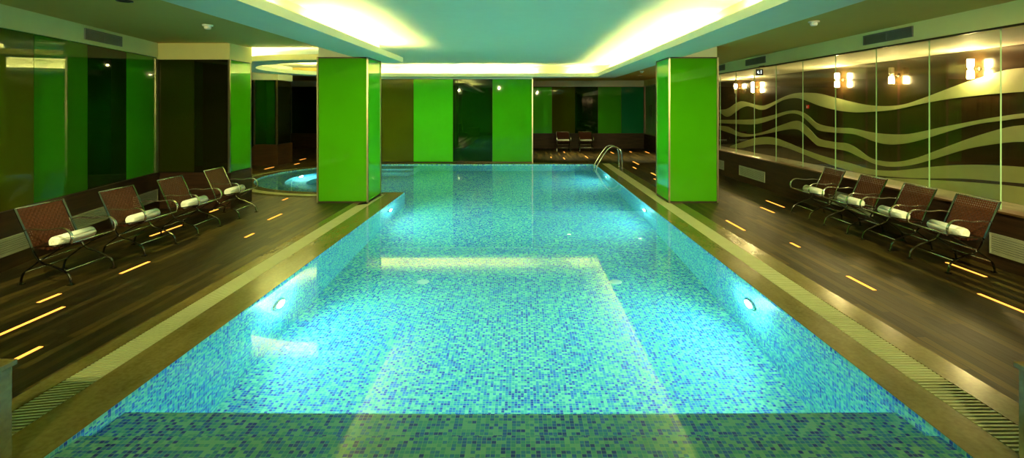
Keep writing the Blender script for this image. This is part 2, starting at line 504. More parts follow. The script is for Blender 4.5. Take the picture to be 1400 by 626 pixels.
# right wall: parapet, cap, fascia, corridor beyond the glass
XW = 5.92
struct(MB().box(XW, XW+.18, -2.5, YB, 0, .69), 'wall_right', M['basewood'])
struct(MB().box(XW-.02, XW+.20, -2.5, YB, .69, .715), 'trim_6', M['cap'])
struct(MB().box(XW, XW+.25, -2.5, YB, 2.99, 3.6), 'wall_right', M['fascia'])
struct(MB().box(XW-.01, XW+.03, -2.5, YB, 2.965, 2.99), 'trim_7', M['darkmetal'])
XB = 9.2
struct(MB().box(XB, XB+.2, -2.5, YB, .15, 3.15), 'wall_corridor', M['strip_wood'])
struct(MB().box(XW+.18, XB+.2, -2.5, YB, 0, .20), 'floor', M['marble'])
struct(MB().box(XW+.05, XB+.3, -2.5, YB, 3.15, 3.3), 'ceiling', M['paint'])
struct(MB().box(XW+.15, XB+.2, YB, YB+.2, 0, 3.3), 'wall_corridor', M['strip_wood'])
struct(MB().box(XW+.15, XB+.2, -2.7, -2.5, 0, 3.3), 'wall_corridor', M['strip_wood'])
# wall behind the camera
struct(MB().box(-6, 6.2, -2.8, -2.5, 0, 3.6), 'wall_front', M['basewood'])

# clear panes
ys = [3.05, 4.17, 5.28, 6.40, 7.52, 8.64, 9.76, 10.89, 12.03, 13.15, 14.27, 15.4, 16.5, 17.6, 18.7, 19.8, 20.9, 22.0]
names = {3.05: 'first seen pane, reaching past the right edge of the photo'}
for i in range(3, len(ys)-1):
    y0, y1 = ys[i]-.0, ys[i+1]
    if i >= 9 and False: continue
    o = MB().box(XW+.075, XW+.087, y0+.005, y1-.005, .715, 2.985).build('glass_partition', M['glass'], bevel=0)
    k = i-3
    MB().box(XW+.072, XW+.090, y0-.0015, y0+.0015, .717, 2.98).build('edge_seal', M['seal'], o)
    where = ['over the nearest right-hand chair', 'over the second right-hand chair', 'over the gap behind the third right-hand chair',
             'behind the farthest chair of the right row', 'just beyond the right chair row', 'near the exit sign',
             'above the pale wall grille', 'next to the right pillar edge'][k] if k < 8 else None
    if where: tag(o, 'clear pane of the right glass wall ' + where, 'glass partition', 'clear glass panes of the right wall')
    else: tag(o, 'clear glass pane of the right wall hidden behind the right pillar', 'glass partition', 'clear panes behind the right pillar')
# two pale glass panels with bar handles at the far end of the right wall
for y0, y1, lab in ((22.05, 23.3, 'near'), (23.3, 24.55, 'far')):
    t = thing('pale_glass_panel', 'pale green %s glass panel with long bar handle right of the far wall' % ('nearer' if lab == 'near' else 'farther'), 'glazed_panel', (XW+.05, (y0+y1)/2, .715), 0, 'pale panels with handles')
    h = (y1-y0)/2 - .01
    MB().box(0, .02, -h, h, 0, 2.25).build('panel_sheet', G['mirror'], t)
    s = 1 if lab == 'near' else -1
    MB().tube([(-.01, s*(h-.1), .85), (-.06, s*(h-.1), .87), (-.06, s*(h-.1), 1.35), (-.01, s*(h-.1), 1.37)], .014).build('bar_handle', M['darkmetal'], t)

# ------------------------------------------------------------------ ceilings and coves
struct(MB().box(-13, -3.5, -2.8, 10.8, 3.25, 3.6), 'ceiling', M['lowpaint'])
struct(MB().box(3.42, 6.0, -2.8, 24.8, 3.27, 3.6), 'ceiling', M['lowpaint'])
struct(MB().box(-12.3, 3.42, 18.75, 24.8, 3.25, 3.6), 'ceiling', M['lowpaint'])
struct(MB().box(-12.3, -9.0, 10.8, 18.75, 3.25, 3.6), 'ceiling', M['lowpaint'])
struct(MB().box(-9.0, 3.42, -2.8, 18.75, 3.43, 3.6), 'ceiling', M['paint'])
# beam troughs : slab with upstanding lips, solid bulkhead beside
BI_L, BI_R, BN, BF = -2.77, 2.63, 12.05, 17.62
def inner_path():
    P = [(BI_L, -2.5), (BI_L, BN), (CX, BN)]
    for k in range(1, NA):
        a = -PI/2 - PI*k/NA
        P.append((CX + 2.86*math.cos(a), CY + (2.86 if k < NA/2 else 2.75)*math.sin(a)))
    P += [(CX, BF), (BI_R, BF), (BI_R, -2.5)]
    return P
def offset_path(P, d):      # outwards of the opening
    R = []
    for i, p in enumerate(P):
        a = Vector(P[max(i-1, 0)]); b_ = Vector(P[i]); c = Vector(P[min(i+1, len(P)-1)])
        d1 = (b_-a).normalized() if (b_-a).length > 1e-6 else (c-b_).normalized()
        d2 = (c-b_).normalized() if (c-b_).length > 1e-6 else d1
        n1 = Vector((-d1.y, d1.x)); n2 = Vector((-d2.y, d2.x)); n = (n1+n2)
        n.normalize(); k = d/max(.4, n.dot(n1))
        R.append((b_.x + n.x*k, b_.y + n.y*k))
    return R
ip = inner_path()
lip2 = offset_path(ip, .03)
outp = offset_path(ip, .74); lip3 = offset_path(ip, .71)
struct(MB().strip(ip, outp, 3.04, 3.07), 'ceiling', M['paint'])
struct(MB().strip(ip, lip2, 3.07, 3.16), 'ceiling', M['paint'])
# outer lip only along the round end
nn = [i for i, p in enumerate(ip) if 2 <= i <= NA+2]
op = [outp[i] for i in nn]; l3 = [lip3[i] for i in nn]
op = [(-3.95, op[0][1])] + op; l3 = [(-3.95, l3[0][1])] + l3
struct(MB().strip(l3, op, 3.07, 3.16), 'ceiling', M['paint'])
# bulkheads behind the troughs
struct(MB().box(-3.51, -3.12, -2.5, 11.3, 3.07, 3.5), 'ceiling', M['paint'])
struct(MB().box(2.98, 3.37, -2.5, 18.36, 3.07, 3.5), 'ceiling', M['paint'])
struct(MB().box(-4.4, 3.37, 17.97, 18.40, 3.07, 3.5), 'ceiling', M['paint'])

def tube_light(pts, r=.016, cap=True):
    return MB().tube(pts, r, 8).build('cove_light', M['cove'], smooth=True)
def seg_tubes(x0, y0, x1, y1, n, labs, gap=.10, z=3.10):
    for k in range(n):
        a, b_ = k/n, (k+1)/n
        L = math.hypot(x1-x0, y1-y0)
        g_ = gap/L/2
        p = (x0+(x1-x0)*(a+g_), y0+(y1-y0)*(a+g_), z); q = (x0+(x1-x0)*(b_-g_), y0+(y1-y0)*(b_-g_), z)
        o = tube_light([p, q]); tag(o, labs, 'light', labs)
seg_tubes(-2.98, 7.3, -2.98, 11.85, 3, 'warm tube glowing in the cove over the left beam beyond its dark gap')
seg_tubes(-2.98, 3.4, -2.98, 6.5, 2, 'warm tube glowing in the nearer stretch of the left beam cove')
seg_tubes(2.84, 7.6, 2.84, 17.2, 6, 'warm tube glowing in the cove over the right beam beyond its dark gap')
seg_tubes(2.84, 3.4, 2.84, 6.8, 2, 'warm tube glowing in the nearer stretch of the right beam cove')
seg_tubes(-4.2, 17.82, .55, 17.82, 3, 'warm tube glowing in the cove above the far glass screen')
seg_tubes(1.65, 17.82, 2.45, 17.82, 1, 'short warm tube in the far cove at its right corner')
def arc_tubes(r, a0, a1, n, lab):
    for k in range(n):
        A0 = a0+(a1-a0)*(k+.02)/n; A1 = a0+(a1-a0)*(k+.98)/n
        o = tube_light([(CX+r*math.cos(A0+(A1-A0)*j/8), CY+(r if math.sin(A0+(A1-A0)*j/8) < 0 else r-.1)*math.sin(A0+(A1-A0)*j/8), 3.10) for j in range(9)])
        tag(o, lab, 'light', lab)
arc_tubes(3.03, -PI/2, -3*PI/2, 6, 'curved warm tube glowing inside the round ceiling opening at left')
arc_tubes(3.45, -PI/2+.02, -PI*1.15, 4, 'curved warm tube glowing outside the round ceiling ring at left')
seg_tubes(-4.5, 11.45, -4.0, 11.45, 1, 'short warm tube beside the left pillar head')

# pillars
def pillar(x0, x1, y0, y1, label, cf, cs):
    t = thing('pillar', label, 'pillar', ((x0+x1)/2, (y0+y1)/2, 0))
    hx, hy = (x1-x0)/2, (y1-y0)/2
    MB().box(-hx+.02, hx-.02, -hy+.02, hy-.02, 0, 3.04).build('core', M['darkmetal'], t)
    MB().box(-hx+.01, hx-.01, -hy+.01, hy-.01, 3.04, 3.27).build('head', M['paint'], t)
    for (a, b_, c, d, col) in ((-hx+.02, hx-.02, -hy, -hy+.014, cf), (-hx+.02, hx-.02, hy-.014, hy, cf),
                         (-hx, -hx+.014, -hy+.02, hy-.02, cs), (hx-.014, hx, -hy+.02, hy-.02, cs)):  # side faces a brighter green: pool light put into their colour
        MB().box(a, b_, c, d, .03, 3.01).build('glass_face', G[col], t)
    for sx in (-1, 1):
        for sy in (-1, 1):
            MB().box(sx*hx-.017, sx*hx+.017, sy*hy-.017, sy*hy+.017, 0, 3.03).build('corner_trim', M['brass'] , t)
    MB().box(-hx-.012, hx+.012, -hy-.012, hy+.012, 0, .03).build('foot_trim', M['darkmetal'], t)
    MB().box(-hx-.012, hx+.012, -hy-.012, hy+.012, 3.01, 3.038).build('top_trim', M['darkmetal'], t)
pillar(-4.24, -3.20, 10.69, 11.67, 'left square pillar clad in lime green glass with brass corners', 'lime', 'bright')
pillar(3.10, 4.11, 10.69, 11.67, 'right square pillar clad in bright green glass on the wooden deck', 'lime', 'bright')

# ------------------------------------------------------------------ waves on the corridor wall
b1t=[(7.8,2.62),(8.6,2.70),(9.36,2.713),(9.74,2.693),(10.18,2.596),(10.65,2.49),(11.17,2.346),(11.74,2.187),(12.21,2.072),(12.72,2.023),(13.47,2.038),(14.2,2.133),(15.01,2.276),(15.78,2.409),(16.44,2.453),(16.99,2.461),(17.51,2.415),(18.06,2.312),(18.73,2.153),(19.36,2.048),(19.93,2.072),(20.65,2.168),(21.3,2.232),(21.88,2.154),(22.49,1.978),(23.0,1.888),(23.68,1.869)]
b1b=[(7.8,2.25),(8.6,2.28),(9.36,2.276),(9.85,2.255),(10.41,2.218),(11.03,2.164),(11.74,2.069),(12.54,1.935),(13.27,1.878),(14.09,1.849),(14.89,1.9),(15.78,2.037),(16.44,2.19),(16.99,2.286),(17.51,2.283),(18.06,2.209),(18.73,2.025),(19.27,1.902),(19.74,1.891),(20.34,1.99),(20.86,2.027),(21.42,1.93),(22.0,1.753),(22.49,1.593),(23.0,1.568),(23.68,1.761)]
b2t=[(7.8,1.98),(8.6,1.94),(9.36,1.881),(9.74,1.827),(10.18,1.753),(10.65,1.662),(11.17,1.561),(11.74,1.432),(12.21,1.348),(12.81,1.317),(13.47,1.335),(14.2,1.406),(15.01,1.40),(15.85,1.48),(16.39,1.726),(17.0,1.878),(17.66,1.855),(18.74,1.687),(20.18,1.51),(21.87,1.448),(23.68,1.401)]
b2b=[(7.8,1.88),(8.6,1.85),(9.36,1.796),(9.74,1.739),(10.18,1.677),(10.65,1.571),(11.17,1.421),(11.74,1.244),(12.29,1.116),(12.81,1.059),(13.27,1.092),(13.77,1.19),(14.2,1.25),(15.01,1.244),(15.78,1.27),(16.17,1.429),(16.69,1.679),(17.16,1.775),(17.83,1.73),(18.93,1.493),(20.18,1.308),(21.87,1.272),(23.68,1.246)]
b3t=[(7.8,1.76),(8.6,1.74),(9.36,1.665),(9.64,1.621),(9.95,1.534),(10.41,1.382),(10.84,1.22),(11.38,1.01),(11.89,.816),(12.46,.666),(12.99,.622),(13.47,.66),(13.98,.86),(14.42,.97),(15.01,.97),(15.78,1.02),(16.17,1.218),(16.69,1.469),(17.16,1.532),(18.18,1.331),(19.33,1.065),(20.41,.911),(21.61,.933),(22.68,1.108),(23.68,1.127)]
b3b=[(7.8,1.42),(8.6,1.40),(9.36,1.36),(9.64,1.331),(10.06,1.251),(10.53,1.137),(11.03,.968),(11.52,.795),(12.13,.61),(12.72,.511),(13.27,.512),(13.87,.633),(14.42,.75),(15.01,.77),(15.78,.79),(16.03,.863),(16.54,1.101),(17.0,1.25),(17.66,1.217),(18.74,1.056),(20.18,.852),(21.36,.753),(22.4,.838),(23.68,.949)]
b4t=[(7.8,.95),(8.6,.92),(9.36,.899),(9.85,.871),(10.41,.823),(11.03,.735),(11.59,.631),(12.13,.519),(12.72,.415),(13.47,.365),(14.31,.432),(15.01,.468),(15.78,.524),(16.69,.632),(17.66,.774),(18.74,.887),(19.96,.794),(21.36,.517),(22.5,.27)]
b4b=[(7.8,.64),(8.6,.62),(9.36,.598),(9.85,.565),(10.41,.53),(11.03,.459),(11.74,.36),(12.54,.279),(13.47,.22),(14.53,.225),(15.78,.349),(16.69,.464),(17.66,.579),(18.74,.624),(19.96,.514),(21.36,.281),(22.5,.21)]
b5t=[(7.8,.56),(9.36,.53),(10.2,.48),(11.0,.41),(11.8,.33),(12.48,.26),(12.9,.21)]
b5b=[(7.8,.205),(12.9,.205)]
def interp(L, x):
    for a, b_ in zip(L, L[1:]):
        if a[0] <= x <= b_[0]:
            t = (x-a[0])/(b_[0]-a[0]); return a[1]+(b_[1]-a[1])*t
    return L[-1][1]
def sm(L):
    return [(p.x, p.y) for p in smoothcurve([(a, b_, 0) for a, b_ in L], 5)]
for T, Bt, lab in ((b1t, b1b, 'topmost and widest pale wave band across the dark corridor wall'),
                   (b2t, b2b, 'second pale wave band from the top on the dark corridor wall'),
                   (b3t, b3b, 'third pale wave band from the top on the dark corridor wall'),
                   (b4t, b4b, 'fourth wave band, low and greenish, just above the ledge'),
                   (b5t, b5b, 'lowest pale swell at the foot of the corridor wall, near right edge')):
    T = sm(T); Bt = sm(Bt) if len(Bt) > 2 else Bt
    y0, y1 = T[0][0], T[-1][0]; n = 110
    m = MB(); cols = []
    for k in range(n+1):
        y = y0+(y1-y0)*k/n; zt = interp(T, y); zb = min(interp(Bt, y), zt-.004)
        cols.append([m.b.verts.new((x, y, z)) for x, z in ((XB-.013, zb), (XB-.013, zt), (XB-.001, zt), (XB-.001, zb))])
    for a, b_ in zip(cols, cols[1:]):
        for k in range(4): m.b.faces.new((a[k], a[(k+1) % 4], b_[(k+1) % 4], b_[k]))
    m.b.faces.new(cols[0]); m.b.faces.new(cols[-1])
    tag(m.build('wave_band', M['band']), lab, 'wall decoration', 'pale wave bands on the corridor wall')

# ------------------------------------------------------------------ sconces
def sconce(y, label, up=True, down=True):
    t = thing('wall_sconce', label, 'wall lamp', (XB, y, 2.76), 0, 'twin-shade sconces on the corridor wall')
    Rx = Matrix.Rotation(-PI/2, 4, 'Y')
    MB().lathe([(0, 0), (.05, 0), (.05, .012), (.03, .03), (0, .03)], 20, Rx).build('wall_plate', M['darkmetal'], t, True)
    MB().tube([(-.02, 0, 0), (-.18, 0, 0)], .010).build('arm', M['chrome'], t, True)
    MB().lathe([(0, -.022), (.03, -.022), (.03, .022), (0, .022)], 16, Matrix.Translation((-.18, 0, 0))).build('socket', M['chrome'], t, True)
    for s, on in ((1, up), (-1, down)):
        prof = [(0, s*.022), (.045, s*.024), (.055, s*.05), (.058, s*.18), (.050, s*.195), (0, s*.198)]
        MB().lathe(prof, 20, Matrix.Translation((-.18, 0, 0))).build('lamp_shade', M['sconce'] if on else M['sconce_off'], t, True)
sconce(10.27, 'nearest sconce, both shades glowing, at upper right of the photo')
sconce(12.46, 'sconce with only its lower shade glowing, second from the right', up=False)
sconce(14.60, 'sconce with two glowing shades over the dip of the top wave')
sconce(19.90, 'sconce with two glowing shades just below the exit sign')
sconce(21.50, 'farthest sconce, only its upper shade glowing, beside the right pillar', down=False)

# ------------------------------------------------------------------ amber strips in the deck
ST = [(-5.73, 7.92, 8.65, 'amber light strip in the left deck under the second and third chairs'),
 (-5.91, 9.72, 9.99, 'small amber light strip in the left deck between the last two chairs'),
 (-4.22, 7.84, 8.09, 'short amber light strip in the left deck midway between chairs and pool'),
 (-4.47, 9.06, 9.57, 'amber light strip in open left deck before the left pillar'),
 (-5.10, 10.96, 11.21, 'short amber light strip in the left deck beside the round pool rim'),
 (-8.21, 16.44, 17.02, 'amber light strip in the dark recess nearest the round pool rim'),
 (-7.84, 17.74, 18.13, 'tiny amber light strip in the dark recess beside the left pillar'),
 (-8.31, 19.26, 19.78, 'farthest amber light strip in the dark recess at left'),
 (-4.93, 5.23, 5.48, 'short amber light strip in front of the nearest left chair foot'),
 (-4.57, 4.10, 5.12, 'longest amber light strip, reaching the left edge of the photo'),
 (-4.00, 3.98, 4.27, 'amber light strip in the deck just behind the left stone pedestal'),
 (-4.80, 6.14, 6.61, 'amber light strip in front of the second left chair'),
 (5.24, 10.19, 10.92, 'amber light strip in the right deck nearest the wall, beyond the last chair'),
 (4.78, 9.66, 10.19, 'amber light strip in the right deck beside the farthest right chair'),
 (3.62, 8.28, 9.01, 'amber light strip in the right deck closest to the pool, before the pillar'),
 (3.97, 7.29, 7.53, 'shortest amber light strip in the middle of the right deck'),
 (3.86, 5.58, 6.05, 'amber light strip in the right deck near the pool grating, level with the nearest chair'),
 (5.47, 6.02, 6.58, 'amber light strip under the nearest right chair'),
 (4.90, 4.80, 5.48, 'amber light strip reaching the right edge of the photo'),
 (1.92, 22.40, 22.75, 'amber light dash in the far deck before the left distant chair'),
 (1.20, 20.08, 20.46, 'amber light dash nearest the glass screen in the far deck'),
 (1.68, 19.54, 20.16, 'amber light dash closest to the far pool edge'),
 (2.62, 19.97, 20.85, 'amber light dash in the far deck under the right distant chair'),
 (3.98, 21.90, 22.68, 'amber light dash seen just above the ladder rails'),
 (4.87, 22.50, 22.90, 'amber light dash in the far right deck beyond the ladder'),
 (5.55, 22.12, 22.82, 'amber light dash at the far right beside the pillar edge'),
 (4.10, 17.79, 18.70, 'longer amber light dash in the deck right of the ladder'),
 (3.73, 16.57, 17.01, 'small amber light dash beside the near ladder foot'),
 (3.95, 14.93, 15.51, 'amber light dash half hidden by the right pillar edge'),
 (3.71, 14.07, 14.25, 'tiny amber light dash touching the right pillar edge')]
for x, y0, y1, lab in ST:
    o = MB().box(x-.019, x+.019, y0, y1, -.012, .003).build('deck_light', M['led'])
    tag(o, lab, 'floor light', 'amber light strips set in the deck')

# ------------------------------------------------------------------ pool lamps
def pool_lamp(x, y, z, ang, label, power=60):
    t = thing('pool_lamp', label, 'pool lamp', (x, y, z), ang, 'round underwater pool lamps')
    R = Matrix.Rotation(PI/2, 4, 'Y')
    MB().lathe([(.09, 0), (.125, 0), (.125, .018), (.09, .022)], 28, R).build('bezel', M['chrome'], t, True)
    MB().lathe([(0, .004), (.09, .004), (.088, .014), (0, .020)], 28, R).build('lens', M['lens'], t, True)
    l = bpy.data.lights.new('pool_lamp_light', 'AREA'); l.shape = 'DISK'; l.size = .17; l.energy = power
    l.color = (.38, 1.0, .77); l.spread = math.radians(165)
    lo = bpy.data.objects.new('bulb', l); C.objects.link(lo); lo.parent = t
    lo.location = (.03, 0, 0); lo.rotation_euler = (0, -PI/2, 0)
    l2 = bpy.data.lights.new('pool_lamp_dome', 'POINT'); l2.shadow_soft_size = 0; l2.energy = power*.55; l2.color = (.38, 1.0, .77)
    lo2 = bpy.data.objects.new('dome_bulb', l2); C.objects.link(lo2); lo2.parent = t; lo2.location = (.12, 0, 0)
LP = 52
pool_lamp(XL, 5.75, -.57, 0, 'glowing underwater lamp in the left pool wall nearest the camera', LP)
pool_lamp(XL, 10.6, -.57, 0, 'glowing underwater lamp in the left pool wall near the pillar corner', LP)
pool_lamp(XR, 5.75, -.57, PI, 'glowing underwater lamp in the right pool wall nearest the camera', LP)
pool_lamp(XR, 10.6, -.57, PI, 'glowing underwater lamp in the right pool wall before the right pillar', LP)
pool_lamp(XR, 15.4, -.57, PI, 'glowing underwater lamp in the right pool wall near the ladder', LP)
aL = math.radians(168)
pool_lamp(CX+2.15*math.cos(aL), CY+2.15*math.sin(aL), -.53, aL+PI, 'glowing lamp in the curved bench of the round pool end', 60)

# floor inlets
for x, y, lab in ((-1.41, 7.39, 'left of the two round white inlet covers on the pool floor'), (1.37, 7.39, 'right of the two round white inlet covers on the pool floor')):
    o = MB().lathe([(0, .02), (.05, .022), (.08, .012), (.09, 0)], 20, Matrix.Translation((x, y, DEEP))).build('floor_inlet', M['plastic'], smooth=True)
    tag(o, lab, 'pool inlet', 'pool floor inlets')

# ------------------------------------------------------------------ ladder
t = thing('pool_ladder', 'chrome pool ladder with two arched rails at the far right pool corner', 'ladder', (XR, 16.9, 0))
for dy in (-.27, .27):
    pts = smoothcurve([(.72, dy, 0), (.71, dy, .30), (.68, dy, .55), (.58, dy, .66), (.42, dy, .70), (.28, dy, .64), (.12, dy, .44), (-.04, dy, .18), (-.12, dy, 0), (-.13, dy, -.3), (-.13, dy, -1.15)], 6)
    r = MB().tube(pts, .021, 12).build('rail', M['chrome'], t, True)
    MB().lathe([(0, 0), (.05, 0), (.045, .012), (.022, .02)], 20, Matrix.Translation((.72, dy, 0))).build('flange', M['chrome'], r, True)
for z in (-.3, -.6, -.9):
    MB().box(-.17, -.09, -.27, .27, z-.012, z+.012).build('tread', M['chrome'], t, bevel=.004)

# ------------------------------------------------------------------ chairs (front toward +x)
HW = .30
def weave(m, path, widths=None, strap=.020, pitch=.027, amp=.0035, cross=HW-.02, nrm=None):
    # path: list of 3D points along the strap direction in xz plane (y=0)
    P = [Vector(p) for p in path]
    cum = [0]
    for a, b_ in zip(P, P[1:]): cum.append(cum[-1]+(b_-a).length)
    L = cum[-1]
    def at(s):
        s = max(0, min(L, s))
        for i in range(len(P)-1):
            if s <= cum[i+1]+1e-9:
                f = (s-cum[i])/max(1e-9, cum[i+1]-cum[i]); d = (P[i+1]-P[i]).normalized()
                return P[i].lerp(P[i+1], f), Vector((-d.z, 0, d.x))
    ny = int(2*cross/pitch); nl = int(L/pitch)
    for j in range(ny):
        y = -cross + (j+.5)*2*cross/ny; prev = None
        for i in range(nl*2+1):
            s = L*i/(nl*2); p, n = at(s)
            off = amp*math.sin(PI*(i/2*1.0 + j))
            a = m.b.verts.new(p+n*off+Vector((0, y-strap/2, 0))); b_ = m.b.verts.new(p+n*off+Vector((0, y+strap/2, 0)))
            if prev: m.b.faces.new((prev[0], prev[1], b_, a))
            prev = (a, b_)
    for i in range(nl):
        s = L*(i+.5)/nl; p0, n0 = at(s-strap/2); p1, n1 = at(s+strap/2); prev = None
        for j in range(ny*2+1):
            y = -cross + 2*cross*j/(ny*2)
            off = -amp*math.sin(PI*(j/2 + i))
            a = m.b.verts.new(p0+n0*off+Vector((0, y, 0))); b_ = m.b.verts.new(p1+n1*off+Vector((0, y, 0)))
            if prev: m.b.faces.new((prev[0], prev[1], b_, a))
            prev = (a, b_)
    return m
def make_chair():
    t = thing('lounge_chair', 'x', 'chair')
    Z = Vector((0, 0, 0))
    for s in (-1, 1):
        y = s*HW
        A = smoothcurve([(-.635, y, .86), (-.50, y, .565), (-.37, y, .286), (-.21, y, .215), (-.08, y, .155), (-.025, y, .11), (-.005, y, .04), (.0, y, .005)], 5)
        MB().flat(A, .026, .010).build('long_leg', M['frame'], t, bevel=.0015)
        y2 = s*(HW-.030)
        Bp = smoothcurve([(0, y2, .470), (-.19, y2, .375), (-.37, y2, .270), (-.50, y2, .175), (-.565, y2, .12), (-.59, y2, .05), (-.595, y2, .005)], 5)
        MB().flat(Bp, .026, .010).build('short_leg', M['frame'], t, bevel=.0015)
        a = MB()
        arm = smoothcurve([(-.52, y, .615), (-.42, y, .632), (-.28, y, .622), (-.14, y, .640), (-.055, y, .632), (.0, y, .59), (.02, y, .535), (.008, y, .478)], 6)
        arm = [p + Vector((0, s*.012, 0)) for p in arm]
        a.flat(arm, .030, .012); a.build('armrest', M['chrome'], t, bevel=.0015)
        f = MB()
        f.box(-.035, .025, y-.022, y+.022, 0, .008); f.box(-.62, -.56, y2-.022, y2+.022, 0, .008)
        f.build('foot', M['frame'], t)
        MB().flat([(.0, y-s*.012, .472), (-.22, y-s*.012, .437), (-.43, y-s*.012, .42)], .018, .012).build('seat_rail', M['frame'], t)
    def rod(name, x, z, r=.008, h=HW):
        MB().tube([(x, -h, z), (x, h, z)], r, 10).build(name, M['chrome'], t, True)
    rod('front_stretcher', -.08, .150); rod('rear_stretcher', -.545, .135, h=HW-.03)
    rod('pivot_rod', -.372, .276, .009); rod('top_rail', -.632, .855, .010); rod('seat_bar', .0, .470, .010)
    weave(MB(), [(-.627, 0, .845), (-.55, 0, .66), (-.49, 0, .52), (-.445, 0, .425)]).build('woven_back', M['leather'], t)
    weave(MB(), [(-.44, 0, .405), (-.30, 0, .385), (-.15, 0, .405), (.005, 0, .470)], cross=HW-.03).build('woven_seat', M['leather'], t)
    return t
def make_towel():
    m = MB(); n = 26
    R, L = .066, .52
    prof = [(0, -L/2+.012), (.02, -L/2+.002), (.045, -L/2), (.058, -L/2+.004), (R, -L/2+.018), (R*1.02, -L/4), (R, 0), (R*1.01, L/4), (R, L/2-.018), (.058, L/2-.004), (.045, L/2), (.02, L/2-.002), (0, L/2-.012)]
    m.lathe(prof, n, Matrix.Rotation(-PI/2, 4, 'X'))
    for v in m.b.verts:
        v.co.z *= .93; v.co += Vector((random.uniform(-1, 1), random.uniform(-1, 1), random.uniform(-1, 1)))*.0012
    t = thing('rolled_towel', 'x', 'towel')
    m.build('roll', M['towel'], t, True)
    # loose outer edge of the cloth and the spiral at both ends
    f = MB(); Q = []
    for i in range(9):
        a = math.radians(20 + 10*i); Q.append((R+.004)*math.cos(a)); 
    pts = [((R+.003)*math.cos(math.radians(25+9*i)), (R+.003)*math.sin(math.radians(25+9*i))*.93) for i in range(9)]
    prev = None
    for x, z in pts:
        a, b_ = f.b.verts.new((x, -L/2+.02, z)), f.b.verts.new((x, L/2-.02, z))
        if prev: f.b.faces.new((prev[0], prev[1], b_, a))
        prev = (a, b_)
    o = f.build('flap', M['towel'], t, True); md = o.modifiers.new('thick', 'SOLIDIFY'); md.thickness = .005
    for s in (-1, 1):
        sp = [((.008+.0022*k)*math.cos(k*.55), s*(L/2+.001 - .002*(k > 20)), (.008+.0022*k)*math.sin(k*.55)*.93) for k in range(24)]
        MB().tube(sp, .003, 5).build('rolled_edge', M['towel'], t, True)
    return t
CH = make_chair(); TW = make_towel()
rows = [(-5.04, 6.04, 0, 1, 'left row, nearest the camera', 'left deck', 0),
        (-5.03, 7.16, -1.0, 1, 'left row, second from the camera', 'left deck', 1),
        (-5.02, 8.26, 1.2, 1, 'left row, third from the camera', 'left deck', 2),
        (-5.02, 9.43, 1.0, 1, 'left row, farthest, by the round pool end', 'left deck', 3),
        (5.12, 6.44, 180.6, 1, 'right row, nearest the camera', 'right deck', 4),
        (5.13, 7.40, 179.2, 1, 'right row, second from the camera', 'right deck', 5),
        (5.13, 8.35, 180.8, 1, 'right row, third from the camera', 'right deck', 6),
        (5.12, 9.38, 180.0, 1, 'right row, farthest from the camera', 'right deck', 7),
        (1.93, 22.95, -90, 1, 'left of the pair against the far wall', 'far', 8),
        (2.95, 22.95, -90, 1, 'right of the pair against the far wall', 'far', 9)]
for i, (x, y, a, _, lab, where, k) in enumerate(rows):
    c = CH if i == 0 else copy_tree(CH)
    tw = TW if i == 0 else copy_tree(TW)
    c.location = (x, y, 0); c.rotation_euler = (0, 0, math.radians(a))
    c['label'] = 'brown woven leather chair with folding metal frame, ' + lab
    c['group'] = 'woven leather lounge chairs around the pool'
    ra = math.radians(a); lx = -.245 + random.uniform(-.01, .01)
    tw.location = (x + lx*math.cos(ra), y + lx*math.sin(ra), .470)
    tw.rotation_euler = (0, 0, ra + math.radians(random.uniform(-2, 2)))
    tw['label'] = 'rolled white towel on the chair of the ' + (lab if where == 'far' else lab)
    if where == 'far': tw['label'] = 'rolled white towel on the chair that is ' + lab
    tw['group'] = 'rolled white towels on the chairs'

# ------------------------------------------------------------------ vents, grilles, detectors, sign
def grille(name, label, cat, p0, p1, z0, z1, nx, ny_, mat, n, group, rows=1):
    # a framed louvred grille between wall points p0,p1 (xy), facing normal (nx,ny_)
    a = Vector((p0[0], p0[1], 0)); b_ = Vector((p1[0], p1[1], 0)); d = (b_-a); L = d.length
    ang = math.atan2(d.y, d.x)
    t = thing(name, label, cat, (a.x, a.y, z0), ang, group)
    H_ = z1-z0
    s = 1 if Vector((nx, ny_, 0)).dot(Vector((-d.y, d.x, 0))) > 0 else -1
    def bx(m, x0, x1, d0, d1, zz0, zz1): m.box(x0, x1, min(s*d0, s*d1), max(s*d0, s*d1), zz0, zz1)
    bk = MB(); bx(bk, 0, L, -.004, .002, 0, H_); bk.build('backing', M['dark'], t)
    f = MB(); w_ = .018
    bx(f, 0, L, 0, .018, 0, w_); bx(f, 0, L, 0, .018, H_-w_, H_); bx(f, 0, w_, 0, .018, w_, H_-w_); bx(f, L-w_, L, 0, .018, w_, H_-w_)
    if rows == 2: bx(f, L/2-.006, L/2+.006, 0, .018, w_, H_-w_)
    f.build('frame', mat, t)
    l = MB()
    for k in range(n):
        z = w_ + (H_-2*w_)*(k+.5)/n; h = (H_-2*w_)/n*.36
        bx(l, w_, L-w_, .003, .014, z-h, z+h)
    l.build('louvres', mat, t)
